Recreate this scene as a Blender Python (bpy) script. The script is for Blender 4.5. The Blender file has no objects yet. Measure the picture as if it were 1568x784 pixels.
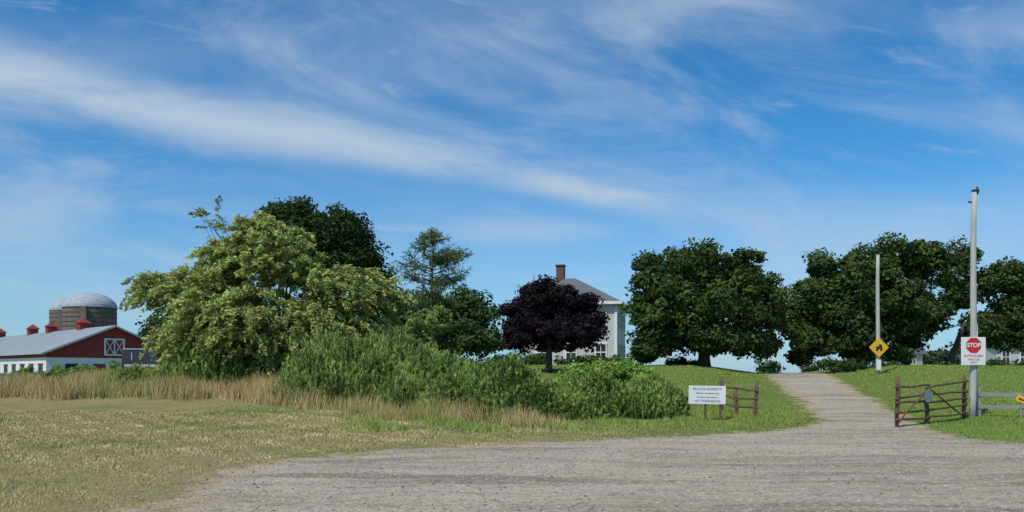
import bpy, math, numpy as np
from mathutils import Vector
R = np.random.default_rng(7)
F=1200.0; HZ=570.0; CH=1.7
sc=bpy.context.scene
def link(o,parent=None):
    sc.collection.objects.link(o)
    if parent: o.parent=parent
    return o
def empty(name,loc=(0,0,0),rz=0):
    o=bpy.data.objects.new(name,None); o.location=loc; o.rotation_euler=(0,0,rz); o.empty_display_size=.3
    return link(o)
def px(x,y,D): return np.array([(x-784)/F*D, D, CH+(HZ-y)/F*D])
def sm(v,a,b):
    t=np.clip((v-a)/(b-a),0,1); return t*t*(3-2*t)
# ---------------------------------------------------------------- terrain functions
def roadcx(y): return np.interp(y,[24,30,40,50,60,75,100,140],[11.6,13,15.8,18.6,21.8,25.5,31,40])
def H(x,y):
    x=np.asarray(x,float); y=np.asarray(y,float)
    b=np.interp(y,[24,30,35,40,50,60,75,110,200,400],[0,.15,.4,.7,1.3,1.62,1.6,1.2,-1.5,-7])
    bl=np.interp(y,[32,60,90,140,220,400],[0,.5,1.5,1.5,0,-7])
    f=sm(x,-42,-8)
    h=b*f+bl*(1-f)
    h=h+.6*sm(y,36,60)*(1-sm(y,80,150))*sm(np.abs(x-roadcx(y)),2.4,8)*f
    h=h+.14*sm(y,24,28)*(1-sm(y,36,50))*sm(x-roadcx(y),2.3,4)
    h=h+.02*np.sin(x*.9+y*.3)*np.sin(y*.7)+.012*np.sin(x*2.1-y*1.3)
    return h
POLY=np.array([(-2.5,-40),(-3.4,4),(-4.5,9.5),(-4.95,12),(-4.8,14.6),(-3.1,17),(1.9,19.5),(5,21.3),(8.2,23.3),(10.3,26),(11.1,30),(12.8,35),(14,40),(16.4,50),(19.2,60),(23,75),(28.5,100),(37,140),(42,140),(33.5,100),(28,75),(24.4,60),(20.8,50),(17.7,40),(16.3,35),(14.9,30),(13.4,25.8),(12.2,22.2),(11.8,19),(13.5,17),(20,16),(60,16),(60,-40)],float)
def sdf(P):
    n=len(P); d=np.full(n,1e9); ins=np.zeros(n,bool)
    m=len(POLY)
    for i in range(m):
        a=POLY[i]; b=POLY[(i+1)%m]; e=b-a
        t=np.clip(((P-a)@e)/(e@e),0,1)
        q=P-(a+t[:,None]*e); d=np.minimum(d,np.hypot(q[:,0],q[:,1]))
        c=((a[1]>P[:,1])!=(b[1]>P[:,1]))
        with np.errstate(divide='ignore',invalid='ignore'):
            xi=(b[0]-a[0])*(P[:,1]-a[1])/(b[1]-a[1])+a[0]
        ins^=(c&(P[:,0]<xi))
    return np.where(ins,d,-d)
def dryf(x,y):
    x=np.asarray(x,float);y=np.asarray(y,float)
    near=(1-sm(y,26,40))*(1-sm(x,-2,6))
    left=(1-sm(x,-14,-6))*(1-sm(y,52,70))
    n=.22*np.sin(x*.8+1.3*np.sin(y*.5))+.18*np.sin(y*1.1+x*.35)+.14*np.sin(x*2.3-y*1.9)+.12*np.sin(x*4.1+y*3.3+2*np.sin(x))
    return np.clip(np.maximum(near,left)*(.84+n)+.08,0,1)
# ---------------------------------------------------------------- materials
def newmat(name):
    m=bpy.data.materials.new(name); m.use_nodes=True
    nt=m.node_tree; b=nt.nodes['Principled BSDF']; return m,nt,b
def simple(name,col,rough=.7,var=.2,scale=3,bump=0,metal=0,stretch=(1,1,1)):
    m,nt,b=newmat(name); N=nt.nodes; L=nt.links
    tc=N.new('ShaderNodeTexCoord'); mp=N.new('ShaderNodeMapping'); mp.inputs['Scale'].default_value=stretch
    L.new(tc.outputs['Object'],mp.inputs[0])
    no=N.new('ShaderNodeTexNoise'); no.inputs['Scale'].default_value=scale; no.inputs['Detail'].default_value=8; no.inputs['Roughness'].default_value=.65
    L.new(mp.outputs[0],no.inputs['Vector'])
    r=N.new('ShaderNodeValToRGB'); r.color_ramp.elements[0].position=.3; r.color_ramp.elements[1].position=.7
    c=np.array(col)
    r.color_ramp.elements[0].color=(*np.clip(c*(1-var),0,1),1); r.color_ramp.elements[1].color=(*np.clip(c*(1+var),0,1),1)
    L.new(no.outputs[0],r.inputs[0]); L.new(r.outputs[0],b.inputs['Base Color'])
    b.inputs['Roughness'].default_value=rough; b.inputs['Metallic'].default_value=metal
    if bump:
        bp=N.new('ShaderNodeBump'); bp.inputs['Strength'].default_value=bump; bp.inputs['Distance'].default_value=.02
        L.new(no.outputs[0],bp.inputs['Height']); L.new(bp.outputs[0],b.inputs['Normal'])
    return m
def leafmat(name,trans=.3,up=0.0):
    m=bpy.data.materials.new(name); m.use_nodes=True; nt=m.node_tree; N=nt.nodes;L=nt.links
    N.remove(N['Principled BSDF']); b=N.new('ShaderNodeBsdfDiffuse')
    a=N.new('ShaderNodeAttribute'); a.attribute_name='Col'
    L.new(a.outputs['Color'],b.inputs[0])
    if up:
        g=N.new('ShaderNodeNewGeometry'); q=N.new('ShaderNodeVectorMath'); q.operation='ADD'; q.inputs[1].default_value=(0,0,up)
        L.new(g.outputs['Normal'],q.inputs[0]); w_=N.new('ShaderNodeVectorMath'); w_.operation='NORMALIZE'; L.new(q.outputs[0],w_.inputs[0]); L.new(w_.outputs[0],b.inputs['Normal'])
    last=b.outputs[0]
    if trans:
        t=N.new('ShaderNodeBsdfTranslucent'); L.new(a.outputs['Color'],t.inputs[0])
        mx=N.new('ShaderNodeMixShader'); mx.inputs[0].default_value=trans
        L.new(last,mx.inputs[1]); L.new(t.outputs[0],mx.inputs[2]); last=mx.outputs[0]
    L.new(last,N['Material Output'].inputs[0])
    return m
LEAF=leafmat('foliage',.2); SOFT=leafmat('light_foliage',.3,.6); GRASS=leafmat('grass_blade',0,1.6)
BARK=simple('bark',(.06,.05,.038),.9,.35,6,.6,stretch=(3,3,.6))
def ground_mat():
    m,nt,b=newmat('ground_surface'); N=nt.nodes;L=nt.links
    geo=N.new('ShaderNodeNewGeometry')
    def noise(scale,detail=6,rough=.6,vec=None,dist=0):
        n=N.new('ShaderNodeTexNoise'); n.inputs['Scale'].default_value=scale;n.inputs['Detail'].default_value=detail;n.inputs['Roughness'].default_value=rough;n.inputs['Distortion'].default_value=dist
        L.new(vec if vec else geo.outputs['Position'],n.inputs['Vector']); return n.outputs[0]
    def mp(scale,rz=0,off=(0,0,0)):
        q=N.new('ShaderNodeMapping'); q.inputs['Scale'].default_value=scale; q.inputs['Rotation'].default_value=(0,0,rz); q.inputs['Location'].default_value=off
        L.new(geo.outputs['Position'],q.inputs[0]); return q.outputs[0]
    def rng(v,a,b_,c=0,d=1):
        q=N.new('ShaderNodeMapRange'); q.interpolation_type='SMOOTHSTEP'
        for i,z in enumerate((a,b_,c,d)): q.inputs[i+1].default_value=z
        L.new(v,q.inputs[0]); return q.outputs[0]
    def mix(f,a,c,bt='MIX'):
        q=N.new('ShaderNodeMix'); q.data_type='RGBA'; q.blend_type=bt
        if isinstance(f,float): q.inputs[0].default_value=f
        else: L.new(f,q.inputs[0])
        for i,z in ((6,a),(7,c)):
            if isinstance(z,tuple): q.inputs[i].default_value=(*z,1)
            else: L.new(z,q.inputs[i])
        return q.outputs[2]
    def math_(op,a,c):
        q=N.new('ShaderNodeMath'); q.operation=op
        for i,z in enumerate((a,c)):
            if isinstance(z,(int,float)): q.inputs[i].default_value=z
            else: L.new(z,q.inputs[i])
        return q.outputs[0]
    at=N.new('ShaderNodeAttribute'); at.attribute_name='gravel'
    dr=N.new('ShaderNodeAttribute'); dr.attribute_name='dry'
    vo=N.new('ShaderNodeTexVoronoi'); vo.inputs['Scale'].default_value=20; L.new(geo.outputs['Position'],vo.inputs['Vector'])
    vo2=N.new('ShaderNodeTexVoronoi'); vo2.inputs['Scale'].default_value=8; L.new(geo.outputs['Position'],vo2.inputs['Vector'])
    big=noise(.35,7,.7,mp((.3,1.5,1),-.12),.8)
    g=mix(rng(big,.4,.58),(.33,.25,.18),(.50,.425,.325))
    g=mix(rng(noise(1.2,8,.75,mp((.4,1.8,1)),.5),.42,.66),g,(.54,.45,.33))
    g=mix(rng(noise(.5,4,.6),.52,.7,0,.5),g,(.40,.375,.335))
    # brown damp wheel tracks running across the apron
    g=mix(rng(noise(.55,6,.7,mp((.22,1.6,1),.05,(3,1,0)),.6),.50,.60,0,.85),g,(.225,.16,.112))
    sepv=N.new('ShaderNodeSeparateColor'); L.new(vo.outputs['Color'],sepv.inputs[0])
    g=mix(rng(sepv.outputs[0],.72,.9,0,.6),g,(.62,.57,.49))
    g=mix(rng(sepv.outputs[1],.75,.95,0,.65),g,(.22,.185,.15))
    sv2=N.new('ShaderNodeSeparateColor'); L.new(vo2.outputs['Color'],sv2.inputs[0])
    g=mix(rng(sv2.outputs[0],.86,.93,0,.4),g,(.2,.175,.15))
    g=mix(rng(noise(60,3,.7),.35,.65,.0,.35),g,(.31,.265,.21))
    gn=noise(5,8,.75); gl=noise(.6,6,.65)
    green=mix(rng(gn,.3,.7),(.10,.155,.028),(.175,.245,.05))
    green=mix(rng(gl,.5,.75,0,.55),green,(.24,.245,.085))
    dry=mix(rng(gn,.3,.7),(.25,.19,.085),(.43,.34,.16))
    dry=mix(rng(gl,.48,.7,0,.6),dry,(.19,.20,.065))
    gr=mix(dr.outputs['Fac'],green,dry)
    gr=mix(rng(noise(2.2,7,.75),.55,.7,0,.5),gr,(.14,.105,.05))
    gr=mix(rng(noise(40,3,.7),.3,.7,0,.3),gr,(.07,.07,.03))
    edge=math_('ADD',at.outputs['Fac'],math_('MULTIPLY',math_('SUBTRACT',noise(.9,8,.75),.5),3.9))
    mask=rng(edge,-.15,.25)
    border=mix(rng(edge,-.2,.9),(.45,.34,.20),g)
    col=mix(mask,gr,border)
    L.new(col,b.inputs['Base Color']); b.inputs['Roughness'].default_value=.95; b.inputs['Specular IOR Level'].default_value=.15
    bp=N.new('ShaderNodeBump'); bp.inputs['Strength'].default_value=.75; bp.inputs['Distance'].default_value=.035
    hh=math_('ADD',math_('MULTIPLY',vo.outputs['Distance'],-.8),noise(14,8,.8)); L.new(hh,bp.inputs['Height']); L.new(bp.outputs[0],b.inputs['Normal'])
    return m
GROUND=ground_mat()
# ---------------------------------------------------------------- mesh helpers
def mesh_np(name,V,k,mat,cols=None,parent=None,loc=None):
    V=np.asarray(V,np.float32).reshape(-1,3)
    if loc is not None: V=V-np.asarray(loc,np.float32)
    n=len(V); m=bpy.data.meshes.new(name); m.vertices.add(n); m.vertices.foreach_set('co',V.ravel())
    m.loops.add(n); m.loops.foreach_set('vertex_index',np.arange(n,dtype=np.int32))
    m.polygons.add(n//k); m.polygons.foreach_set('loop_start',np.arange(0,n,k,dtype=np.int32)); 
    m.update(calc_edges=True)
    if cols is not None:
        c=np.repeat(np.clip(np.asarray(cols,np.float32),0,1),k,axis=0); c=np.hstack([c,np.ones((n,1),np.float32)])
        a=m.color_attributes.new('Col','FLOAT_COLOR','POINT'); a.data.foreach_set('color',c.astype(np.float32).ravel())
    m.materials.append(mat); return link(bpy.data.objects.new(name,m),parent)
def unit(v): return v/np.maximum(np.linalg.norm(v,axis=-1,keepdims=True),1e-6)
def rdir(n): return unit(R.normal(size=(n,3)))
def quads(C,Nn,T,l,w):
    B=unit(np.cross(Nn,T)); T=unit(T)
    l=np.broadcast_to(np.asarray(l,float).reshape(-1,1),(len(C),1)); w=np.broadcast_to(np.asarray(w,float).reshape(-1,1),(len(C),1))
    return np.stack([C-T*l,C+B*w,C+T*l,C-B*w],1)
def pyobj(name,V,Fc,mat,parent=None,smooth=False):
    m=bpy.data.meshes.new(name); m.from_pydata([tuple(map(float,v)) for v in V],[],[tuple(map(int,f)) for f in Fc]); m.update()
    mats=mat if isinstance(mat,list) else [mat]
    for q in mats: m.materials.append(q)
    if smooth: m.polygons.foreach_set('use_smooth',[True]*len(m.polygons))
    return link(bpy.data.objects.new(name,m),parent)
def box(name,c,d,mat,parent=None,rot=(0,0,0),bev=0):
    x,y,z=[q/2 for q in d]
    V=[(sx*x,sy*y,sz*z) for sx in(-1,1) for sy in(-1,1) for sz in(-1,1)]
    Fc=[(0,1,3,2),(4,6,7,5),(0,4,5,1),(2,3,7,6),(0,2,6,4),(1,5,7,3)]
    o=pyobj(name,V,Fc,mat,parent); o.location=c; o.rotation_euler=rot
    if bev:
        b=o.modifiers.new('b','BEVEL'); b.width=bev; b.segments=2
    return o
def tubes(name,paths,mat,parent=None,sides=8):
    V=[];Fc=[]
    for pts,rad in paths:
        pts=np.asarray(pts,float); n=len(pts); base=len(V)
        for i in range(n):
            t=pts[min(i+1,n-1)]-pts[max(i-1,0)]; t=t/max(np.linalg.norm(t),1e-6)
            u=np.cross(t,(0.31,.95,.05)); u/=np.linalg.norm(u); v=np.cross(t,u)
            for s in range(sides):
                a=2*math.pi*s/sides; V.append(pts[i]+rad[i]*(math.cos(a)*u+math.sin(a)*v))
        for i in range(n-1):
            for s in range(sides):
                s2=(s+1)%sides; Fc.append((base+i*sides+s,base+i*sides+s2,base+(i+1)*sides+s2,base+(i+1)*sides+s))
        Fc.append(tuple(base+(n-1)*sides+s for s in range(sides))); Fc.append(tuple(base+s for s in reversed(range(sides))))
    return pyobj(name,V,Fc,mat,parent,True)
# ---------------------------------------------------------------- terrain
def axis(segs):
    out=[]
    for a,b,s in segs: out+=list(np.arange(a,b,s))
    return np.array(out)
gx=np.concatenate([-np.geomspace(4000,62,26),axis([(-60,-26,1.2),(-26,36,.3),(36,70,1.2)]),np.geomspace(71,4000,26)])
gy=np.concatenate([[-3000,-800,-200,-80],axis([(-40,4,2),(4,32,.25),(32,64,.5),(64,150,2.5)]),np.geomspace(152,5000,30)])
X,Y=np.meshgrid(gx,gy); P=np.stack([X.ravel(),Y.ravel()],1); S=sdf(P); Z=H(P[:,0],P[:,1])
nx,ny=len(gx),len(gy)
def sheet(name,lift,cellmask=None):
    idx=np.arange(nx*ny).reshape(ny,nx)
    q=np.stack([idx[:-1,:-1],idx[:-1,1:],idx[1:,1:],idx[1:,:-1]],-1).reshape(-1,4)
    if cellmask is not None: q=q[cellmask(q)]
    used,inv=np.unique(q,return_inverse=True); inv=inv.reshape(q.shape)
    V=np.stack([P[used,0],P[used,1],Z[used]+lift],1)
    m=bpy.data.meshes.new(name); m.vertices.add(len(V)); m.vertices.foreach_set('co',V.astype(np.float32).ravel())
    m.loops.add(inv.size); m.loops.foreach_set('vertex_index',inv.astype(np.int32).ravel())
    m.polygons.add(len(inv)); m.polygons.foreach_set('loop_start',np.arange(0,inv.size,4,dtype=np.int32)); m.update(calc_edges=True)
    m.polygons.foreach_set('use_smooth',np.ones(len(inv),bool))
    a=m.attributes.new('gravel','FLOAT','POINT'); a.data.foreach_set('value',S[used].astype(np.float32))
    a=m.attributes.new('dry','FLOAT','POINT'); a.data.foreach_set('value',dryf(P[used,0],P[used,1]).astype(np.float32))
    m.materials.append(GROUND); return link(bpy.data.objects.new(name,m))
sheet('ground',0)
sheet('gravel_road',.006,lambda q:(S[q].max(1)>-1.8)&(np.abs(P[q[:,0],0])<60)&(P[q[:,0],1]>-30))
WAT=simple('water',(.12,.2,.28),.25,.1,.05)
pyobj('sea_water',[(-4000,260,-4.5),(4000,260,-4.5),(4000,5500,-4.5),(-4000,5500,-4.5)],[(0,1,2,3)],WAT)
# ---------------------------------------------------------------- grass
def blades(name,x,y,h,w,cols,lean=.35):
    n=len(x); z=H(x,y); ang=R.uniform(0,2*math.pi,n); d=np.stack([np.cos(ang),np.sin(ang),np.zeros(n)],1)
    la=R.uniform(0,2*math.pi,n); ll=h*lean*R.uniform(.2,1.3,n)
    B=np.stack([x,y,z-.01],1); T=B+np.stack([np.cos(la)*ll,np.sin(la)*ll,h],1)
    V=np.stack([B-d*w[:,None]/2,B+d*w[:,None]/2,T],1)
    return mesh_np(name,V,3,GRASS,cols)
def colmix(f,a,b,n,var=.25):
    c=np.array(a)[None]*(1-f[:,None])+np.array(b)[None]*f[:,None]
    return c*R.uniform(1-var,1+var,(n,1))*R.uniform(.93,1.07,(n,3))
def scatter(n,x0,x1,y0,y1,keep,pw=1.0):
    y=y0+(y1-y0)*R.uniform(0,1,n)**pw; x=R.uniform(x0,x1,n)
    m=(np.abs(x)<.72*y+2)
    x=x[m];y=y[m]; s=sdf(np.stack([x,y],1)); nz=.45*np.sin(x*2.1+y)+.35*np.sin(y*3.3-x*1.7)+.35*np.sin(x*6.1+y*5.2)
    m=keep(s+nz*.8,x,y); return x[m],y[m]
x,y=scatter(360000,-30,11,8.5,31,lambda s,x,y:(s<-.15)|((s<.6)&(R.uniform(size=len(x))<.06)),1.3)
n=len(x); f=np.clip(dryf(x,y)+R.normal(0,.18,n),0,1); bt=.9+.22*np.sin(x*1.9+y*.7)*np.sin(y*1.6-x*.5)+.12*np.sin(x*5+y*4)
blades('mown_grass',x,y,R.uniform(.02,.075,n)*bt,R.uniform(.008,.02,n)*(y/14),colmix(f,(.18,.24,.05),(.58,.47,.23),n,.32)*bt[:,None],.9)
x,y=scatter(110000,11,30,16,34,lambda s,x,y:(s<-.1)|((s<.4)&(R.uniform(size=len(x))<.04)))
x2,y2=scatter(150000,-12,48,28,62,lambda s,x,y:s<-.1)
x=np.concatenate([x,x2]);y=np.concatenate([y,y2]);n=len(x); f=np.clip(dryf(x,y)*.7+R.normal(.08,.15,n)+.22*np.sin(x*.7+y*.4)*np.sin(y*.9),0,1)
blades('lawn_grass',x,y,R.uniform(.03,.11,n),R.uniform(.012,.03,n)*(y/28),colmix(f,(.175,.285,.048),(.38,.37,.13),n),.7)
TG=[(-62,41),(-25,39),(-14,36.5),(-9,33),(-5.2,28.5),(-1.0,24.9),(.8,24.6),(1,26.5),(-3,29),(-6,33),(-9.5,38),(-13,44),(-24,55),(-60,60)]
def inpoly(x,y,PL):
    ins=np.zeros(len(x),bool); m=len(PL)
    for i in range(m):
        a=PL[i];b=PL[(i+1)%m]
        if a[1]==b[1]: continue
        c=((a[1]>y)!=(b[1]>y)); xi=(b[0]-a[0])*(y-a[1])/(b[1]-a[1])+a[0]; ins^=(c&(x<xi))
    return ins
n=520000; x=R.uniform(-62,2,n); y=24+36*R.uniform(0,1,n)**1.4
jx=x+.5*np.sin(y*1.7)+.3*np.sin(x*3)+R.normal(0,.3,n); jy=y+.7*np.sin(x*1.1)+.4*np.sin(x*2.9+1)+R.normal(0,.5,n)
m=inpoly(jx,jy,TG)&(np.abs(x)<.75*y+2); x=x[m];y=y[m];n=len(x)
f=np.clip(.62+.25*np.sin(x*.6+y*.25)+.2*np.sin(x*1.9-y)+R.normal(0,.25,n),0,1)
hh=R.uniform(.3,1.0,n)*(.85+.2*np.sin(x*1.3+y*.6)+.12*np.sin(x*3.7))*np.interp(y,[25,36],[.75,1.1])
c=colmix(f,(.21,.26,.07),(.50,.37,.19),n,.35); c[R.uniform(size=n)<.2]*=np.array([.95,.74,.7])
blades('tall_dry_grass',x,y,hh,R.uniform(.012,.028,n)*(y/32),c,.4)
x,y=scatter(110000,-8,11,19.5,30,lambda s,x,y:(s<-.6)&(R.uniform(size=len(x))<sm(y-(23.2+.15*x+.6*np.sin(x*1.8)),-1.5,1.5))&(R.uniform(size=len(x))<sm(x,-7,-1)))
n=len(x); blades('weed_grass',x,y,R.uniform(.05,.26,n)*(.7+.4*np.sin(x*2.3+y)),R.uniform(.012,.03,n),colmix(R.uniform(0,.7,n),(.15,.25,.045),(.36,.35,.13),n),.6)
# gravel stones
n=30000; y=8+17*R.uniform(0,1,n)**1.5; x=R.uniform(-8,16,n); s=sdf(np.stack([x,y],1)); m=(s>-.7)&(np.abs(x)<.72*y+1); x=x[m];y=y[m];n=len(x)
sz=R.uniform(.007,.026,n)*(R.uniform(size=n)**2*.9+.5)
C=np.stack([x,y,H(x,y)+sz*.35],1); oct_=np.array([(1,0,0),(0,1,0),(-1,0,0),(0,-1,0),(0,0,.7),(0,0,-.7)],float)
Q=C[:,None,:]+ (oct_[None]*R.uniform(.6,1.4,(n,6,1)))*sz[:,None,None]
tri=[(0,1,4),(1,2,4),(2,3,4),(3,0,4)]
V=Q[:,np.array(tri).ravel(),:].reshape(-1,3)
g=R.uniform(.14,.46,(n,1))*np.array([1,.91,.79])[None]
STN=leafmat('stone',0.0); mesh_np('gravel_stones',V,3,STN,np.repeat(g,4,axis=0))
# ---------------------------------------------------------------- trees
def lobes_w(L,D,thick=.9):
    out=[]
    for l in L:
        cx,cy,rx,ry=l[:4]; dd=l[4] if len(l)>4 else 0
        c=px(cx,cy,D); c[1]+=dd; k=D/F; out.append((c,np.array([rx*k,rx*k*thick,ry*k])))
    return out
def crown_pts(L,ncl,rc):
    w=np.array([np.prod(r)**(2/3) for c,r in L]); w/=w.sum(); Cs=[]
    for (c,r),q in zip(L,w):
        m=max(3,int(ncl*q)); d=rdir(m); rad=np.clip(R.uniform(.05,1,m)**.4,0,1)
        rad=np.where(R.uniform(size=m)<.16,rad*1.16,rad)
        Cs.append(c+d*np.maximum(r-rc*.7,.3)*rad[:,None])
    return np.concatenate(Cs)
def leaves_for(Cs,rc,per,size,col,var=.25,flat=.7,asp=.6):
    n=len(Cs)*per; rcs=rc*R.uniform(.45,1.3,len(Cs)); tone=R.uniform(1-var,1+var*1.3,(len(Cs),1))*R.uniform(.92,1.1,(len(Cs),3))
    d=rdir(n); c=np.repeat(Cs,per,0); r=np.repeat(rcs,per)
    pos=c+d*np.array([1,1,flat])*(r*R.uniform(.35,1.3,n)**.7)[:,None]
    nn=unit(d*1.0+R.normal(0,.65,(n,3))+np.array([0,0,.45])); t=np.cross(nn,rdir(n))
    s=size*R.uniform(.55,1.3,n); V=quads(pos,nn,t,s,s*asp)
    return V,np.repeat(tone,per,0)*np.array(col)[None]*R.uniform(.65,1.4,(n,1))
def limbs(base,top,Cs,nl,r0):
    paths=[]; base=np.asarray(base,float); top=np.asarray(top,float)
    tr=[base+(top-base)*t+np.array([.12*math.sin(t*5),.1*math.cos(t*4),0])*r0*1.5 for t in np.linspace(0,1,6)]
    paths.append((tr,[r0*1.5,r0*1.08,r0,r0*.9,r0*.8,r0*.55]))
    for i in R.choice(len(Cs),min(nl,len(Cs)),replace=False):
        e=Cs[i]; s=base+(top-base)*R.uniform(.45,1.0); mid=(s+e)/2+np.array([0,0,-.08*np.linalg.norm(e-s)])+R.normal(0,.15,3)
        ts=np.linspace(0,1,6); pts=[(1-t)**2*s+2*t*(1-t)*mid+t*t*e for t in ts]; q=r0*R.uniform(.2,.4)
        paths.append((pts,[q*(1-.85*t) for t in ts]))
    return paths
def tree(name,D,L,trunkx,ncl,rc,per,size,col,r0=.35,nl=22,forky=None,var=.25,thick=.9,flat=.7):
    LW=lobes_w(L,D,thick); bx=(trunkx-784)/F*D; bz=float(H(bx,D))-.1; e=empty(name,(bx,D,bz))
    Cs=crown_pts(LW,ncl,rc); off=np.array([bx,D,bz])
    V,c=leaves_for(Cs,rc,per,size,col,var,flat); k=V[:,:,2].min(1)>H(V[:,0,0],V[:,0,1])+.05
    mesh_np('crown',V[k],4,LEAF,c[k],e,off)
    tz=forky if forky else (np.mean([q[0][2] for q in LW])); top=np.array([np.mean([q[0][0] for q in LW])*.4+bx*.6,D,tz])
    p=limbs((bx,D,bz),top,Cs,nl,r0); p=[([q-off for q in a],b) for a,b in p]; tubes('trunk',p,BARK,e)
    return e
DG=(.062,.098,.030)
tree('oak_tree',80,[(455,345,58,45),(515,355,62,50),(545,400,55,50),(480,400,80,55),(575,425,32,28,1),(430,330,32,30)],500,230,1.25,170,.22,(.042,.072,.026),.5,18,var=.3)
tree('maple_tree',60,[(1065,405,70,42),(1010,425,55,45),(1140,420,58,42),(1080,460,125,58),(1000,480,48,50),(1165,480,46,48),(1080,520,95,28),(1000,530,44,26),(1160,528,46,28)],1077,370,.85,170,.17,DG,.42,22,forky=5.2,var=.34)
tree('maple_tree',64,[(1290,420,80,48),(1370,400,72,44),(1420,410,50,45),(1250,460,58,50),(1330,470,110,60),(1415,480,45,52),(1280,520,85,38),(1230,500,40,40),(1225,545,28,18),(1340,540,60,22)],1310,380,.9,160,.18,DG,.45,24,forky=5.5,var=.34)
tree('maple_tree',67,[(1478,395,34,32),(1515,430,40,34),(1560,430,55,42),(1600,470,80,60),(1510,505,34,34),(1570,520,50,30),(1458,440,20,50),(1480,450,26,36)],1450,185,.85,150,.18,DG,.26,12,forky=6,var=.3)
tree('oak_tree',72,[(1380,500,60,48),(1350,470,50,40),(1545,480,35,36),(1490,500,30,30)],1385,75,1.0,120,.2,(.05,.08,.028),.3,9,var=.3)
tree('copper_beech_tree',50,[(838,455,52,36),(800,485,42,38),(875,475,46,42),(845,510,78,36),(905,500,24,34),(785,515,28,26)],840,300,.55,150,.12,(.026,.020,.024),.2,20,forky=4.6,var=.35)
tree('elm_tree',85,[(640,480,50,48),(700,475,45,38),(735,480,35,40),(680,520,90,40),(750,525,40,30),(600,500,40,50)],690,210,1.2,130,.22,(.065,.105,.035),.3,12,var=.3)
tree('ash_tree',74,[(300,470,42,40),(250,500,30,22),(350,490,60,55),(600,520,40,40),(320,530,45,35)],310,130,1.1,130,.2,(.05,.085,.03),.3,12,var=.3)
def spray_tree(name,D,L,trunkx,ns,per,length,droop,size,col,r0,nl,forky):
    LW=lobes_w(L,D); bx=(trunkx-784)/F*D; bz=float(H(bx,D))-.1; off=np.array([bx,D,bz]); e=empty(name,tuple(off))
    Cs=crown_pts(LW,ns,.5); cc=np.array([bx,D,np.mean([q[0][2] for q in LW])-1.0])
    out=unit(Cs-cc)*.8+rdir(len(Cs))*.75; out[:,2]=out[:,2]*.6+.35; out=unit(out)
    t=np.tile(np.linspace(.05,1,per),len(Cs)); c=np.repeat(Cs,per,0); o=np.repeat(out,per,0); Ln=np.repeat(length*R.uniform(.5,1.4,len(Cs)),per)
    pos=c+o*(t*Ln)[:,None]; pos[:,2]-=droop*(t**2)*Ln; spread=.05+.2*np.sin(t*math.pi)
    pos+=R.normal(size=pos.shape)*(spread*length*.5)[:,None]*np.array([1,1,.6])
    tang=o.copy(); tang[:,2]-=2*droop*t; tang=unit(tang+R.normal(0,.4,tang.shape)); nn=unit(np.cross(tang,rdir(len(t)))+np.array([0,0,.7]))
    s=size*R.uniform(.6,1.3,len(t)); tone=np.repeat(R.uniform(.62,1.3,(len(Cs),1))*R.uniform(.93,1.07,(len(Cs),3)),per,0)
    V=quads(pos,nn,np.cross(np.cross(nn,tang),nn),s,s*.42); mesh_np('crown',V,4,SOFT,tone*np.array(col)[None]*R.uniform(.75,1.25,(len(t),1)),e,off)
    p=limbs(off,(bx,D,forky),Cs,nl,r0); p=[([q-off for q in a],b) for a,b in p]; tubes('trunk',p,BARK,e)
spray_tree('willow_tree',44,[(335,455,85,62),(420,395,72,58),(520,455,78,52),(255,445,52,34),(400,500,125,66),(480,515,110,50),(572,455,42,40),(392,352,36,24),(300,520,60,45),(355,400,50,40)],430,2400,56,1.15,.75,.13,(.37,.42,.135),.32,24,4)
spray_tree('willow_sapling_tree',56,[(650,495,34,24),(635,520,30,22),(665,480,22,15)],640,110,40,1.0,.6,.12,(.28,.36,.11),.1,8,4)
spray_tree('birch_tree',47,[(312,330,16,16),(340,345,24,12),(330,318,14,8)],380,22,34,.8,.2,.1,(.26,.32,.12),.09,12,9.5)
def pine(name,D,x0,ytop,ybase,half):
    bx=(x0-784)/F*D; bz=float(H(bx,D)); zt=CH+(HZ-ytop)/F*D; off=np.array([bx,D,bz]); e=empty(name,tuple(off))
    paths=[([np.array([0.05*math.sin(i),0,(zt-bz)*i/9]) for i in range(10)],[.2*(1-.92*i/9) for i in range(10)])]
    Ps=[];Ts=[]
    hgt=zt-bz; hw=half/F*D
    for i in range(62):
        f=R.uniform(.42,1); a=R.uniform(0,6.28); ln=hw*np.interp(f,[.42,.6,.72,.9,1],[.55,.95,1.05,.6,.15])*R.uniform(.7,1.2)
        z0=hgt*f; d=np.array([math.cos(a),math.sin(a),.0]); ts=np.linspace(0,1,6)
        pts=[np.array([0,0,z0])+d*ln*t+np.array([0,0,ln*(.15*t+.12*t*t)]) for t in ts]
        paths.append((pts,[.045*(1-.8*t) for t in ts]))
        for j in range(28):
            t=R.uniform(.2,1.0); b=np.array([0,0,z0])+d*ln*t+np.array([0,0,ln*(.15*t+.12*t*t)])
            sd=unit(d+R.normal(0,.7,3)+np.array([0,0,.2])); m=6
            for k in range(m): Ps.append(b+sd*(.1+.09*k)*1.0+R.normal(0,.05,3)); Ts.append(sd)
    Ps=np.array(Ps);Ts=unit(np.array(Ts)+R.normal(0,.4,(len(Ps),3))); nn=unit(np.cross(Ts,rdir(len(Ps))))
    V=quads(Ps,nn,Ts,.13*R.uniform(.6,1.2,len(Ps)),.035); mesh_np('needles',V,4,SOFT,np.array([.13,.17,.075])*R.uniform(.6,1.4,(len(Ps),1)),e)
    tubes('trunk',paths,BARK,e,6)
pine('pine_tree',58,662,362,558,56)
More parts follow.
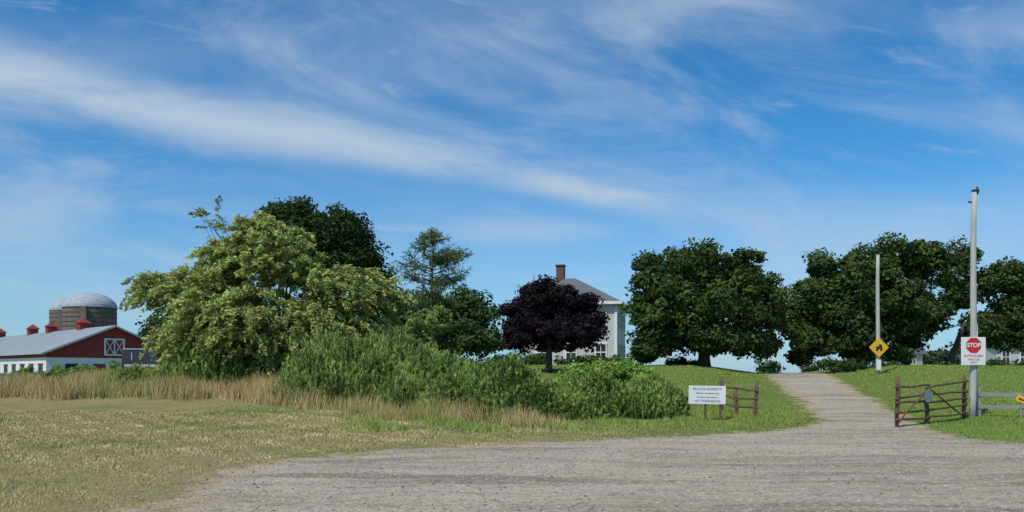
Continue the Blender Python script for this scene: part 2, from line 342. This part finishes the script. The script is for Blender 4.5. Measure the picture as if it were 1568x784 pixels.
# ---------------------------------------------------------------- shrubs
def weedbush(name,cx,cy,rx,ry,h,n,col,per=26,size=.13,asp=.22,up=1.2):
    a=R.uniform(0,6.28,n); r=R.uniform(0,1,n)**.5; x=cx+rx*r*np.cos(a); y=cy+ry*r*np.sin(a)
    top=h*np.maximum(1-r**2.6,.05)**.55*(.86+.12*np.sin(x*1.7+y)+.09*np.sin(x*4.1-y*2))*R.uniform(.78,1.12,n)
    t=1-R.uniform(0,1,(n,per))**1.5*.95
    la=R.uniform(0,6.28,n); ll=.16*h*R.uniform(0,1,n); L2=np.stack([np.cos(la)*ll,np.sin(la)*ll],1)
    z0=H(x,y)
    pos=np.stack([x[:,None]+L2[:,:1]*t**2,y[:,None]+L2[:,1:]*t**2,z0[:,None]+(top-0)[:,None]*t],-1).reshape(-1,3)
    m=len(pos); aa=R.uniform(0,6.28,m); tang=unit(np.stack([np.cos(aa),np.sin(aa),R.normal(up,.5,m)],1)); pos+=tang*size*.5
    nn=unit(np.cross(tang,np.stack([-np.sin(aa),np.cos(aa),np.zeros(m)],1))+R.normal(0,.3,(m,3)))
    s=size*R.uniform(.6,1.3,m); tone=np.repeat(R.uniform(.65,1.35,(n,1))*R.uniform(.93,1.07,(n,3)),per,0)*(1+.2*np.sin(pos[:,:1]*2.3+pos[:,2:]*3))
    V=quads(pos,nn,tang,s,s*asp); return mesh_np(name,V,4,SOFT,tone*np.array(col)[None]*R.uniform(.8,1.2,(m,1)))
WG=(.245,.325,.09)
weedbush('reed_shrub',-16.4,43,3.1,1.8,2.6,1500,(.235,.325,.08),30,.17,.14,2.2)
weedbush('reed_shrub',-21.5,46,3.0,1.8,1.1,800,(.26,.34,.09),24,.15,.15,2.2)
weedbush('tall_weed_shrub',-6.9,35.5,3.7,2.3,3.0,3200,WG,34,.13,.2,1.7)
weedbush('tall_weed_shrub',-3.3,32.5,2.2,2.0,2.25,1500,(.225,.305,.082),30,.13,.2,1.7)
weedbush('tall_weed_shrub',.05,28.2,1.95,1.9,2.0,1700,(.215,.295,.085),32,.11,.25,1.2)
weedbush('tall_weed_shrub',2.6,27.8,1.7,1.7,1.55,1300,(.255,.335,.09),30,.10,.25,1.3)
weedbush('tall_weed_shrub',4.75,28.0,1.45,1.6,1.62,1300,(.235,.32,.085),30,.10,.2,1.6)
weedbush('tall_weed_shrub',-1.3,30,2.4,1.8,1.7,1200,WG,28,.12,.2,1.5)
def bush(name,D,L,ncl,rc,per,size,col,var=.3):
    LW=lobes_w(L,D); Cs=crown_pts(LW,ncl,rc); V,c=leaves_for(Cs,rc,per,size,col,var,.8); 
    k=V.reshape(-1,4,3)[:,:,2].min(1)>H(V[:,0,0],V[:,0,1])-.1
    return mesh_np(name,V[k],4,LEAF,c[k])
bush('leafy_shrub',34,[(900,575,45,22),(950,568,48,22),(985,580,28,20),(865,580,22,16)],130,.3,110,.075,(.19,.31,.065))
bush('low_hedge',62,[(800,552,55,11),(760,556,30,8),(900,554,60,10),(985,546,32,14),(1040,556,30,9)],150,.4,60,.13,(.07,.11,.035))
bush('low_hedge',58,[(700,560,60,10),(620,565,60,18),(560,560,50,20)],90,.5,60,.14,(.085,.13,.04))
bush('hedge_row',62,[(20,580,60,10),(100,576,50,11),(160,577,46,11),(60,585,60,8),(215,583,45,8),(310,572,50,20)],280,.45,80,.13,(.18,.255,.075))
bush('hedge_row',72,[(130,566,22,10),(40,570,16,7),(178,564,14,13),(88,569,12,8)],60,.4,60,.14,(.16,.24,.07))
bush('flowering_shrub',115,[(228,514,16,12),(262,520,20,20)],50,.9,60,.25,(.10,.11,.05))
bush('distant_tree_line',170,[(1180,563,30,7),(1240,565,20,6),(1500,545,90,22),(1400,548,40,18),(900,540,60,22),(300,535,80,25)],200,2.0,40,.6,(.06,.09,.05))
bush('dark_undergrowth',60,[(1290,558,50,10),(1475,562,50,9),(1540,560,60,10),(1360,560,30,8)],90,.45,50,.15,(.05,.08,.028))
# ---------------------------------------------------------------- barn
RED=simple('red_barn_paint',(.27,.032,.03),.75,.2,2,stretch=(1,1,.3)); WHITE=simple('white_paint',(.74,.74,.72),.6,.08,1.5,stretch=(1,1,.4))
ROOF=simple('metal_roof',(.36,.39,.40),.55,.18,.6,stretch=(.3,2,1)); DARK=simple('dark_opening',(.02,.02,.022),.4,.1)
SHING=simple('shingle_roof',(.12,.125,.135),.85,.25,8,.3); BRICK=simple('brick',(.13,.06,.048),.85,.3,10,.3)
GLASS=simple('window_glass',(.03,.035,.045),.1,.1)
barn=empty('red_barn',(-50.75,100,1.3),math.radians(47.2))
w=7.8;Ln=62;zr=6.15;ze=2.75;zb=2.2;g0=-.6
pyobj('lower_wall',[(-w,0,g0),(w,0,g0),(w,Ln,g0),(-w,Ln,g0),(-w,0,zb),(w,0,zb),(w,Ln,zb),(-w,Ln,zb)],[(0,1,5,4),(1,2,6,5),(2,3,7,6),(3,0,4,7)],WHITE,barn)
pyobj('gable_wall',[(-w,-.03,zb),(w,-.03,zb),(w,-.03,ze),(0,-.03,zr),(-w,-.03,ze),(-w,Ln,zb),(w,Ln,zb),(w,Ln,ze),(0,Ln,zr),(-w,Ln,ze)],[(0,1,2,3,4),(5,9,8,7,6),(0,4,9,5),(1,6,7,2)],[RED],barn)
sl=(zr-ze)/w; ov=.6
for s,nm in((-1,'roof_left'),(1,'roof_right')):
    V=[];t=.14
    for yy in(-.5,Ln+.5):
        for q,z in((0,zr+.1),(s*(w+ov),ze-sl*ov+.1)): V+= [(q,yy,z),(q,yy,z+t)]
    pyobj(nm,V,[(0,1,3,2),(4,6,7,5),(1,5,7,3),(0,2,6,4),(2,3,7,6),(0,4,5,1)],ROOF,barn)
    for i in range(40):
        yy=i*1.6; lw=math.hypot(w+ov,(w+ov)*sl)
        box('roof_seam',(s*(w+ov)/2,yy,(zr+ze-sl*ov)/2+.1+t+.02),(lw,.06,.05),ROOF,barn,(0,s*math.atan2(sl,1),0))
    lw=math.hypot(w+ov,(w+ov)*sl); box('rake_trim',(s*(w+ov)/2,-.54,(zr+ze-sl*ov)/2+.1),(lw,.06,.2),ROOF,barn,(0,s*math.atan2(sl,1),0))
box('loft_door',(0,-.06,3.6),(2.3,.05,1.9),RED,barn)
for c,d in(((-1.15,-.1,3.6),(.2,.06,2.1)),((1.15,-.1,3.6),(.2,.06,2.1)),((0,-.1,4.6),(2.5,.065,.18)),((0,-.1,2.6),(2.5,.065,.18)),((0,-.1,3.6),(.14,.055,1.9))): box('door_trim',c,d,WHITE,barn)
for sx in(-.57,.57):
    for sg in(-1,1): box('door_brace',(sx,-.115,3.6),(.1,.03,2.0),WHITE,barn,(0,sg*.5,0))
for i in range(16): box('side_window',(-w-.02,2+i*3.6,.85),(.08,1.5,1.0),DARK,barn); box('window_head',(-w-.05,2+i*3.6,1.42),(.1,1.8,.12),RED,barn)
box('red_siding_panel',(5.2,-.06,1.6),(5.1,.05,2.2),RED,barn)
for q in(-5,-1.8,2.0): box('end_door',(q,-.06,.5),(1.4,.08,1.9),DARK if q!=-1.8 else RED,barn)
for t in(11,24,32.7,50):
    box('cupola_base',(0,t,zr+.45),(1.25,1.25,1.1),RED,barn); z=zr+1.0
    pyobj('cupola_roof',[(-.85,t-.85,z),(.85,t-.85,z),(.85,t+.85,z),(-.85,t+.85,z),(0,t,z+.75)],[(0,1,4),(1,2,4),(2,3,4),(3,0,4),(3,2,1,0)],RED,barn)
    for sx in(-1,1): box('louver',(sx*.64,t,zr+.55),(.04,.7,.5),RED,barn)
STAVE=simple('silo_stave',(.15,.115,.09),.85,.35,1.2,stretch=(2,2,.35)); DOME=simple('silo_dome',(.34,.38,.42),.7,.2,1.5); BAND=simple('rust_band',(.10,.075,.06),.7,.2)
def silo(D,cx,r,yw,yt):
    X0=(cx-784)/F*D; zw=CH+(HZ-yw)/F*D; zt=CH+(HZ-yt)/F*D; e=empty('farm_silo',(X0,D,0)); n=48
    V=[];Fc=[]
    for z in(0,zw):
        for i in range(n): V.append((r*math.cos(6.28318*i/n),r*math.sin(6.28318*i/n),z))
    for i in range(n): Fc.append((i,(i+1)%n,n+(i+1)%n,n+i))
    pyobj('staves',V,Fc,STAVE,e,True)
    V=[];Fc=[];k=8
    for j in range(k):
        a=j/(k)*math.pi/2
        for i in range(n): V.append((1.03*r*math.cos(a)*math.cos(6.28318*i/n),1.03*r*math.cos(a)*math.sin(6.28318*i/n),zw+(zt-zw)*math.sin(a)))
    V.append((0,0,zt))
    for j in range(k-1):
        for i in range(n): Fc.append((j*n+i,j*n+(i+1)%n,(j+1)*n+(i+1)%n,(j+1)*n+i))
    for i in range(n): Fc.append(((k-1)*n+i,(k-1)*n+(i+1)%n,k*n))
    pyobj('dome',V,Fc,DOME,e,False)
    bands=[([(1.01*r*math.cos(6.28318*i/n),1.01*r*math.sin(6.28318*i/n),z) for i in range(n+1)],[.05]*(n+1)) for z in np.arange(1,zw,.8)]
    tubes('hoops',bands,BAND,e,5)
    box('chute',(r*.3,-r*1.02,zw/2),(.9,.9,zw),STAVE,e,(0,0,.2))
silo(140,138,4.3,472,448); silo(152,100,2.7,476,457)
# vehicle beside the barn
vx,vy=-37.0,79.0
van=empty('parked_van',(vx,vy,float(H(vx,vy))+.02),.1); van.scale=(.86,1.0,1.25)
VB=simple('van_paint',(.035,.04,.05),.3,.05); TY=simple('tyre',(.02,.02,.02),.8,.1); VR=simple('van_roof',(.5,.52,.54),.4,.05)
prof=[(-2.2,.4),(2.1,.4),(2.15,1.0),(2.0,1.15),(1.2,1.3),(.6,2.15),(-2.1,2.2),(-2.25,1.2)]
V=[(a,-.9,b) for a,b in prof]+[(a,.9,b) for a,b in prof];k=len(prof)
o=pyobj('body',V,[tuple(range(k)),tuple(reversed(range(k,2*k)))]+[(i,i+k,(i+1)%k+k,(i+1)%k) for i in range(k)],VB,van)
box('roof_panel',(-.8,0,2.24),(2.7,1.7,.07),VR,van)
for q in(-1.6,-.6,.3): box('side_glass',(q,-.905,1.65),(.8,.03,.55),GLASS,van)
for q in(-1.1,-.15): box('window_pillar',(q,-.92,1.65),(.09,.03,.6),VR,van)
box('lower_trim',(0,-.91,.9),(3.8,.03,.22),VR,van)
for q in(-1.4,1.35):
    for yy in(-.85,.85): tubes('wheel',[([(q,yy-.12,.36),(q,yy+.12,.36)],[.36,.36])],TY,van,16)
# ---------------------------------------------------------------- farmhouse
def window(par,x,y,z,wd=1.0,hg=1.6,axis='y',s=-1):
    if axis=='y':
        box('window_glass',(x,y+s*.03,z),(wd,.06,hg),GLASS,par)
        for dx in(-wd/2-.06,wd/2+.06,0): box('window_frame',(x+dx,y+s*.06,z),(.1 if dx else .05,.09,hg+.2),WHITE,par)
        for dz in(-hg/2-.06,hg/2+.06,0): box('window_rail',(x,y+s*.06,z+dz),(wd+.3 if dz else wd,.095,.09),WHITE,par)
    else:
        box('window_glass',(x+s*.03,y,z),(.06,wd,hg),GLASS,par)
        for dx in(-wd/2-.06,wd/2+.06,0): box('window_frame',(x+s*.06,y+dx,z),(.09,.1 if dx else .05,hg+.2),WHITE,par)
        for dz in(-hg/2-.06,hg/2+.06,0): box('window_rail',(x+s*.06,y,z+dz),(.095,wd+.3 if dz else wd,.09),WHITE,par)
SID=simple('white_clapboard',(.66,.66,.66),.6,.06,2)
nt=SID.node_tree; wv=nt.nodes.new('ShaderNodeTexWave'); wv.bands_direction='Z'; wv.wave_profile='SAW'; wv.inputs['Scale'].default_value=1.2
tc=nt.nodes.new('ShaderNodeTexCoord'); nt.links.new(tc.outputs['Object'],wv.inputs[0]); bp=nt.nodes.new('ShaderNodeBump'); bp.inputs['Distance'].default_value=.05
nt.links.new(wv.outputs[1],bp.inputs['Height']); nt.links.new(bp.outputs[0],nt.nodes['Principled BSDF'].inputs['Normal'])
hx,hy=6.35,75; hs=empty('farmhouse',(hx,hy,1.9),math.radians(-14)); a=4.05; ez=6.1
pyobj('walls',[(-a,-a,-1),(a,-a,-1),(a,a,-1),(-a,a,-1),(-a,-a,ez),(a,-a,ez),(a,a,ez),(-a,a,ez)],[(0,1,5,4),(1,2,6,5),(2,3,7,6),(3,0,4,7)],SID,hs)
e2=a+.55; pyobj('hip_roof',[(-e2,-e2,ez),(e2,-e2,ez),(e2,e2,ez),(-e2,e2,ez),(-1.3,0,ez+2.7),(-.3,0,ez+2.7)],[(0,1,5,4),(1,2,5),(2,3,4,5),(3,0,4),(3,2,1,0)],SHING,hs)
for c,d in(((0,-e2,ez-.1),(2*e2+.1,.12,.26)),((0,e2,ez-.1),(2*e2+.1,.12,.26)),((-e2,0,ez-.1),(.12,2*e2-.14,.26)),((e2,0,ez-.1),(.12,2*e2-.14,.26))): box('fascia',c,d,WHITE,hs)
for q in(-2.7,0,2.7):
    for z in(1.6,4.5):
        window(hs,q,-a,z,wd=.85,hg=1.4); window(hs,a,q,z,wd=.85,hg=1.4,axis='x',s=1)
for sx in(-1,1): box('corner_board',(sx*a,-a,2.5),(.22,.22,7),WHITE,hs)
box('chimney',(-1.75,.2,ez+2.7),(.75,.75,2.4),BRICK,hs); box('chimney_cap',(-1.75,.2,ez+3.95),(.9,.9,.16),DARK,hs)
def cottage(name,cx,D,w,d,wallz,ridge,rz=0,mat=SID):
    X0=(cx-784)/F*D; g=float(H(X0,D)); e=empty(name,(X0,D,g),rz)
    pyobj('walls',[(-w,-d,-1),(w,-d,-1),(w,d,-1),(-w,d,-1),(-w,-d,wallz),(w,-d,wallz),(w,d,wallz),(-w,d,wallz),(-w,0,ridge),(w,0,ridge)],[(0,1,5,4),(1,2,6,9,5),(2,3,7,6),(3,0,4,8,7)],mat,e)
    s=(ridge-wallz)/d;o=.35
    pyobj('roof',[(-w-o,-d-o,wallz-s*o+.05),(w+o,-d-o,wallz-s*o+.05),(w+o,0,ridge+.05),(-w-o,0,ridge+.05),(w+o,d+o,wallz-s*o+.05),(-w-o,d+o,wallz-s*o+.05)],[(0,1,2,3),(3,2,4,5)],SHING,e)
    for q in np.arange(-w+1,w-.5,1.9): window(e,q,-d,wallz*.55,.7,1.0)
    return e
cottage('white_cottage',1560,84,4,2.5,2.2,3.2); cottage('garden_shed',1386,86,1.2,1.2,2.0,3.4,.3)
# ---------------------------------------------------------------- signs, poles, fences
PW=simple('pole_wood',(.42,.41,.39),.9,.22,4,.4,stretch=(6,6,.4)); FW=simple('brown_rail_wood',(.13,.07,.045),.85,.35,5,.5,stretch=(2,2,2)); GW=simple('grey_weathered_wood',(.24,.24,.24),.9,.25,5,.4)
SW=simple('sign_white',(.76,.76,.76),.45,.04,3); SR=simple('sign_red',(.55,.02,.025),.4,.1,3); SY=simple('sign_yellow',(.75,.42,.02),.45,.08,3); INK=simple('sign_ink',(.26,.26,.29),.5,.1); MET=simple('galvanised',(.35,.36,.37),.4,.15,6,metal=.6)
def text(body,loc,size,mat,par,rot=(math.pi/2,0,0),bold=.0):
    c=bpy.data.curves.new('lettering','FONT'); c.body=body; c.size=size; c.align_x='CENTER'; c.align_y='CENTER'; c.extrude=.002; c.offset=bold
    c.materials.append(mat); o=bpy.data.objects.new('lettering',c); o.location=loc; o.rotation_euler=rot; return link(o,par)
def pole(name,D,x0,ytop,r,lean=0):
    X0=(x0-784)/F*D; z0=float(H(X0,D)); zt=CH+(HZ-ytop)/F*D; e=empty(name,(X0,D,z0)); h=zt-z0
    tubes('shaft',[([(lean*t+.02*math.sin(t*6),0,-.3+(h+.3)*t) for t in np.linspace(0,1,9)],[r*(1-.3*t) for t in np.linspace(0,1,9)])],PW,e,14)
    return e,h,z0,X0
e,h,z0,X0=pole('utility_pole',27,1489,294,.12,.07)
box('pole_cap',(.08,0,h+.03),(.17,.17,.1),DARK,e,bev=.02)
tubes('insulator',[([(.13,-.05,h-.1),(.16,-.05,h+.04),(.13,-.05,h+.17)],[.03,.05,.03])],DARK,e,8)
box('bracket',(-.1,-.02,h-.35),(.1,.05,.05),DARK,e); 
tubes('conduit',[([(.11,-.1,0),(.11,-.1,3.2)],[.022,.022])],MET,e,8)
sg=empty('stop_sign',(X0-.08,27-.19,z0),math.radians(3)); zc=(2.89+1.95)/2-z0
box('board',(0,0,zc),(.86,.03,.96),SW,sg,bev=.008); 
ro=.28; Vv=[(ro*math.cos(math.radians(22.5+45*i)),0,ro*math.sin(math.radians(22.5+45*i))) for i in range(8)]
V=[(x_,-.022,zc+.2+z_) for x_,_,z_ in Vv]+[(x_,-.017,zc+.2+z_) for x_,_,z_ in Vv]
pyobj('octagon',V,[tuple(range(8)),tuple(reversed(range(8,16)))]+[(i,i+8,(i+1)%8+8,(i+1)%8) for i in range(8)],SR,sg)
text('STOP',(0,-.026,zc+.2),.2,SW,sg,bold=.006)
text('AUTHORIZED',(0,-.02,zc-.16),.11,SR,sg); text('VEHICLES',(0,-.02,zc-.28),.1,INK,sg); text('ONLY',(0,-.02,zc-.39),.09,SR,sg)
for q in(-.3,.3): box('mounting_bar',(0,.045,zc+q),(.3,.06,.05),MET,sg)
e,h,z0,X0=pole('utility_pole',52,1344,390,.15,.02)
box('pole_cap',(.02,0,h+.03),(.2,.2,.1),DARK,e); box('crossarm_bracket',(.18,0,h-.3),(.45,.08,.08),DARK,e)
sg=empty('warning_sign',(X0-.02,51.78,0),math.radians(4)); zc=CH+(HZ-532)/F*51.8
box('panel',(0,0,zc),(.96,.03,.96),SY,sg,(0,math.pi/4,0),.01)
box('symbol_body',(0,-.022,zc-.02),(.42,.012,.16),DARK,sg); box('symbol_cab',(.08,-.022,zc+.13),(.2,.012,.14),DARK,sg)
for q in(-.14,.14): tubes('symbol_wheel',[([(q,-.03,zc-.14),(q,-.016,zc-.14)],[.09,.09])],DARK,sg,14)
box('plate',(0,.02,zc-1.15),(.3,.03,.7),SW,sg); tubes('post',[([(0,.05,1.3),(0,.05,zc+.4)],[.04,.04])],MET,sg,8)
sg=empty('white_notice_sign',(6.6,26.5,0),math.radians(-3)); 
box('board',(0,0,.93),(1.24,.035,.62),SW,sg,(0,.015,0),.008)
for i,(t_,s_) in enumerate((('PRIVATE PROPERTY',.11),('Members and guests only',.075),('All others must check in',.07),('NO TRESPASSING',.11))): text(t_,(0,-.023,1.13-.135*i),s_,INK,sg,(math.pi/2,.015,0),.001)
for q,l in((-.05,0),(.45,.0)): box('leg',(q,.06,.55),(.07,.07,1.2),FW,sg,bev=.01)
def wob(p,q,r,n=6):
    p=np.array(p,float);q=np.array(q,float); return ([p+(q-p)*t+R.normal(0,.012,3) for t in np.linspace(0,1,n)],[r*R.uniform(.85,1.1) for _ in range(n)])
def railfence(name,posts,heights,rails,mat,pr=.065,rr=.036,over=.12):
    e=empty(name,(posts[0][0],posts[0][1],0)); o=np.array([posts[0][0],posts[0][1],0])
    P3=[np.array([x_,y_,float(H(x_,y_))])-o for x_,y_ in posts]
    tubes('posts',[wob(p-np.array([0,0,.2]),p+np.array([R.normal(0,.02),0,h_]),pr,5) for p,h_ in zip(P3,heights)],mat,e,7)
    ps=[]
    for a_,b_ in zip(P3[:-1],P3[1:]):
        u=unit(b_-a_)
        for k_,z_ in enumerate(rails):
            ps.append(wob(a_-u*over+np.array([0,-.05,z_+R.normal(0,.03)]),b_+u*over+np.array([0,-.05,z_+R.normal(0,.03)]),rr))
    tubes('rails',ps,mat,e,7); return e
railfence('split_rail_fence',[(8.02,30),(8.08,28.2),(8.4,27)],[1.4,1.0,1.3],[.35,.68,1.0],FW)
g=railfence('rail_gate',[(11.78,24.0),(13.4,25.3),(15.35,26.6)],[1.55,.98,1.5],[.2,.45,.7,.95,1.22],FW)
tubes('brace',[wob((.05,-.08,.2),(1.6,1.2,1.2),.03),wob((3.45,2.5,.25),(1.7,1.25,1.15),.03)],FW,g,7)
pl=empty('gate_notice_plate',(13.3,25.05,0),.35)
V=[(.2*math.cos(t)*(1+.12*math.sin(3*t)),-.01,.93+.2*math.sin(t)) for t in np.linspace(0,2*math.pi,10,endpoint=False)]
V+= [(v[0],.012,v[2]) for v in V]
pyobj('plate',V,[tuple(range(10)),tuple(reversed(range(10,20)))]+[(i,i+10,(i+1)%10+10,(i+1)%10) for i in range(10)],MET,pl); text('NO',(0,-.015,.98),.14,INK,pl); text('ENTRY',(0,-.015,.87),.1,INK,pl)
f=empty('plank_fence',(16.1,27,0)); 
pp=[(0,0),(1.3,-1.0),(2.8,-2.2),(4.4,-3.4)]
for i,(a_,b_) in enumerate(pp):
    g_=float(H(16.1+a_,27+b_)); box('post',(a_,b_,g_+.45),(.12,.12,1.1),GW,f,(0,0,-.6),.01)
    if i<3:
        c_,d_=pp[i+1]; g2=float(H(16.1+c_,27+d_)); ln=math.hypot(c_-a_,d_-b_)
        for z_ in(.36,.78): box('rail',((a_+c_)/2-.04,(b_+d_)/2-.06,(g_+g2)/2+z_),(ln+.05,.04,.13),GW,f,(0,R.normal(0,.015),math.atan2(d_-b_,c_-a_)),.006)
ys=empty('yellow_caution_sign',(16.86,26.0,float(H(16.86,26))),-.3); box('panel',(0,-.1,.66),(.3,.02,.2),SY,ys,(0,.5,0),.008); box('symbol',(0,-.113,.66),(.16,.01,.05),DARK,ys,(0,.5,0)); box('stake',(0,-.06,.32),(.05,.04,.8),GW,ys)
# ---------------------------------------------------------------- world
az=math.atan2(-.5,-.66); el=math.radians(52)
W=bpy.data.worlds.new('World'); sc.world=W; W.use_nodes=True; nt=W.node_tree; N=nt.nodes;L=nt.links; N.clear()
out=N.new('ShaderNodeOutputWorld'); bg=N.new('ShaderNodeBackground'); bg.inputs[1].default_value=.1; L.new(bg.outputs[0],out.inputs[0])
sky=N.new('ShaderNodeTexSky'); sky.sky_type='NISHITA'; sky.sun_disc=False; sky.sun_elevation=el; sky.sun_rotation=az; sky.air_density=1.0; sky.dust_density=.6; sky.ozone_density=2.0
def M(op,a,b=0.0,c=None):
    q=N.new('ShaderNodeMath'); q.operation=op
    for i,z in enumerate((a,b) if c is None else (a,b,c)):
        if isinstance(z,(int,float)): q.inputs[i].default_value=z
        else: L.new(z,q.inputs[i])
    return q.outputs[0]
def RG(v,a,b,c=0,d=1):
    q=N.new('ShaderNodeMapRange'); q.interpolation_type='SMOOTHSTEP'
    for i,z in enumerate((a,b,c,d)): q.inputs[i+1].default_value=z
    L.new(v,q.inputs[0]); return q.outputs[0]
def NZ(ax,ay,scale,det=9,rough=.6,dist=0,seed=0.):
    c=N.new('ShaderNodeCombineXYZ'); L.new(ax,c.inputs[0]); L.new(ay,c.inputs[1]); c.inputs[2].default_value=seed
    n_=N.new('ShaderNodeTexNoise'); n_.inputs['Scale'].default_value=scale;n_.inputs['Detail'].default_value=det;n_.inputs['Roughness'].default_value=rough;n_.inputs['Distortion'].default_value=dist
    L.new(c.outputs[0],n_.inputs['Vector']); return n_.outputs[0]
tc=N.new('ShaderNodeTexCoord'); sp=N.new('ShaderNodeSeparateXYZ'); L.new(tc.outputs['Generated'],sp.inputs[0])
yy=M('MAXIMUM',M('ABSOLUTE',sp.outputs[1]),.12); u=M('DIVIDE',sp.outputs[0],yy); v=M('DIVIDE',sp.outputs[2],yy)
wn=M('SUBTRACT',NZ(u,v,2.2,4,.5),.5)
t=M('ADD',M('ADD',v,M('MULTIPLY',u,.2)),M('ADD',M('MULTIPLY',wn,.06),-.25))
s=M('SUBTRACT',u,M('MULTIPLY',v,.2))
wd=M('ADD',.024,M('MULTIPLY',M('MAXIMUM',M('MULTIPLY',u,-1.0),0.0),.045))
bd=M('DIVIDE',M('ABSOLUTE',t),wd); band=RG(bd,0,1.35,1,0)
stre=NZ(M('MULTIPLY',s,2.5),M('MULTIPLY',t,11.0),1.4,9,.6,.4,3.)
band=M('MULTIPLY',M('MULTIPLY',band,RG(stre,.25,.58,.28,1)),RG(u,.12,.34,1,0))
ci=NZ(M('MULTIPLY',s,1.5),M('MULTIPLY',M('ADD',v,M('MULTIPLY',u,.25)),4.5),1.8,11,.62,.7,8.)
cir=RG(ci,.44,.78,0,.5)
cw=NZ(M('MULTIPLY',s,3.0),M('MULTIPLY',M('ADD',v,M('MULTIPLY',u,.1)),14.0),1.8,8,.6,.9,33.)
cir=M('MAXIMUM',cir,RG(cw,.53,.8,0,.42))
ci2=NZ(M('MULTIPLY',u,1.2),M('MULTIPLY',v,2.2),1.6,5,.55,.3,21.)
cir2=RG(ci2,.4,.74,0,.28)
def blob(u0,v0,ru,rv,amp):
    a_=M('DIVIDE',M('SUBTRACT',u,u0),ru); b_=M('DIVIDE',M('SUBTRACT',v,v0),rv); d_=M('SQRT',M('ADD',M('MULTIPLY',a_,a_),M('MULTIPLY',b_,b_))); return RG(M('ADD',d_,M('MULTIPLY',wn,1.6)),0,1,amp,0)
bl=M('MAXIMUM',blob(-.62,.20,.18,.08,.5),blob(.50,.17,.32,.09,.34)); bl=M('MAXIMUM',bl,blob(.62,.44,.14,.035,.3)); bl=M('MAXIMUM',bl,blob(-.5,.40,.35,.08,.2)); bl=M('MAXIMUM',bl,blob(.02,.18,.14,.025,.4))
inv=lambda q:M('SUBTRACT',1.0,q)
tr=M('MULTIPLY',M('MULTIPLY',inv(M('MULTIPLY',band,.85)),inv(cir)),M('MULTIPLY',inv(cir2),inv(bl)))
haze=RG(v,-.04,.33,.56,0); tr=M('MULTIPLY',tr,inv(haze)); den=inv(tr)
hs_=N.new('ShaderNodeMix'); hs_.data_type='RGBA'; hs_.blend_type='MULTIPLY'; hs_.inputs[0].default_value=1; L.new(sky.outputs[0],hs_.inputs[6]); hs_.inputs[7].default_value=(.30,.93,1.33,1)
mx=N.new('ShaderNodeMix'); mx.data_type='RGBA'; L.new(den,mx.inputs[0]); L.new(hs_.outputs[2],mx.inputs[6]); mx.inputs[7].default_value=(5.0,6.0,7.2,1); L.new(mx.outputs[2],bg.inputs[0])
sd=np.array([math.sin(az)*math.cos(el),math.cos(az)*math.cos(el),math.sin(el)])
sun=bpy.data.lights.new('sun','SUN'); sun.energy=3.4; sun.angle=math.radians(.6); sun.color=(1,.94,.83)
so=bpy.data.objects.new('sun',sun); so.rotation_euler=Vector(sd).to_track_quat('Z','Y').to_euler(); link(so)
cam=bpy.data.cameras.new('camera'); cam.sensor_width=36; cam.lens=36*F/1568; cam.shift_y=178/1568; cam.clip_end=9000
co=bpy.data.objects.new('camera',cam); co.location=(0,0,CH); co.rotation_euler=(math.pi/2,0,0); link(co); sc.camera=co
sc.view_settings.view_transform='Standard'; sc.view_settings.look='None'; sc.view_settings.exposure=0
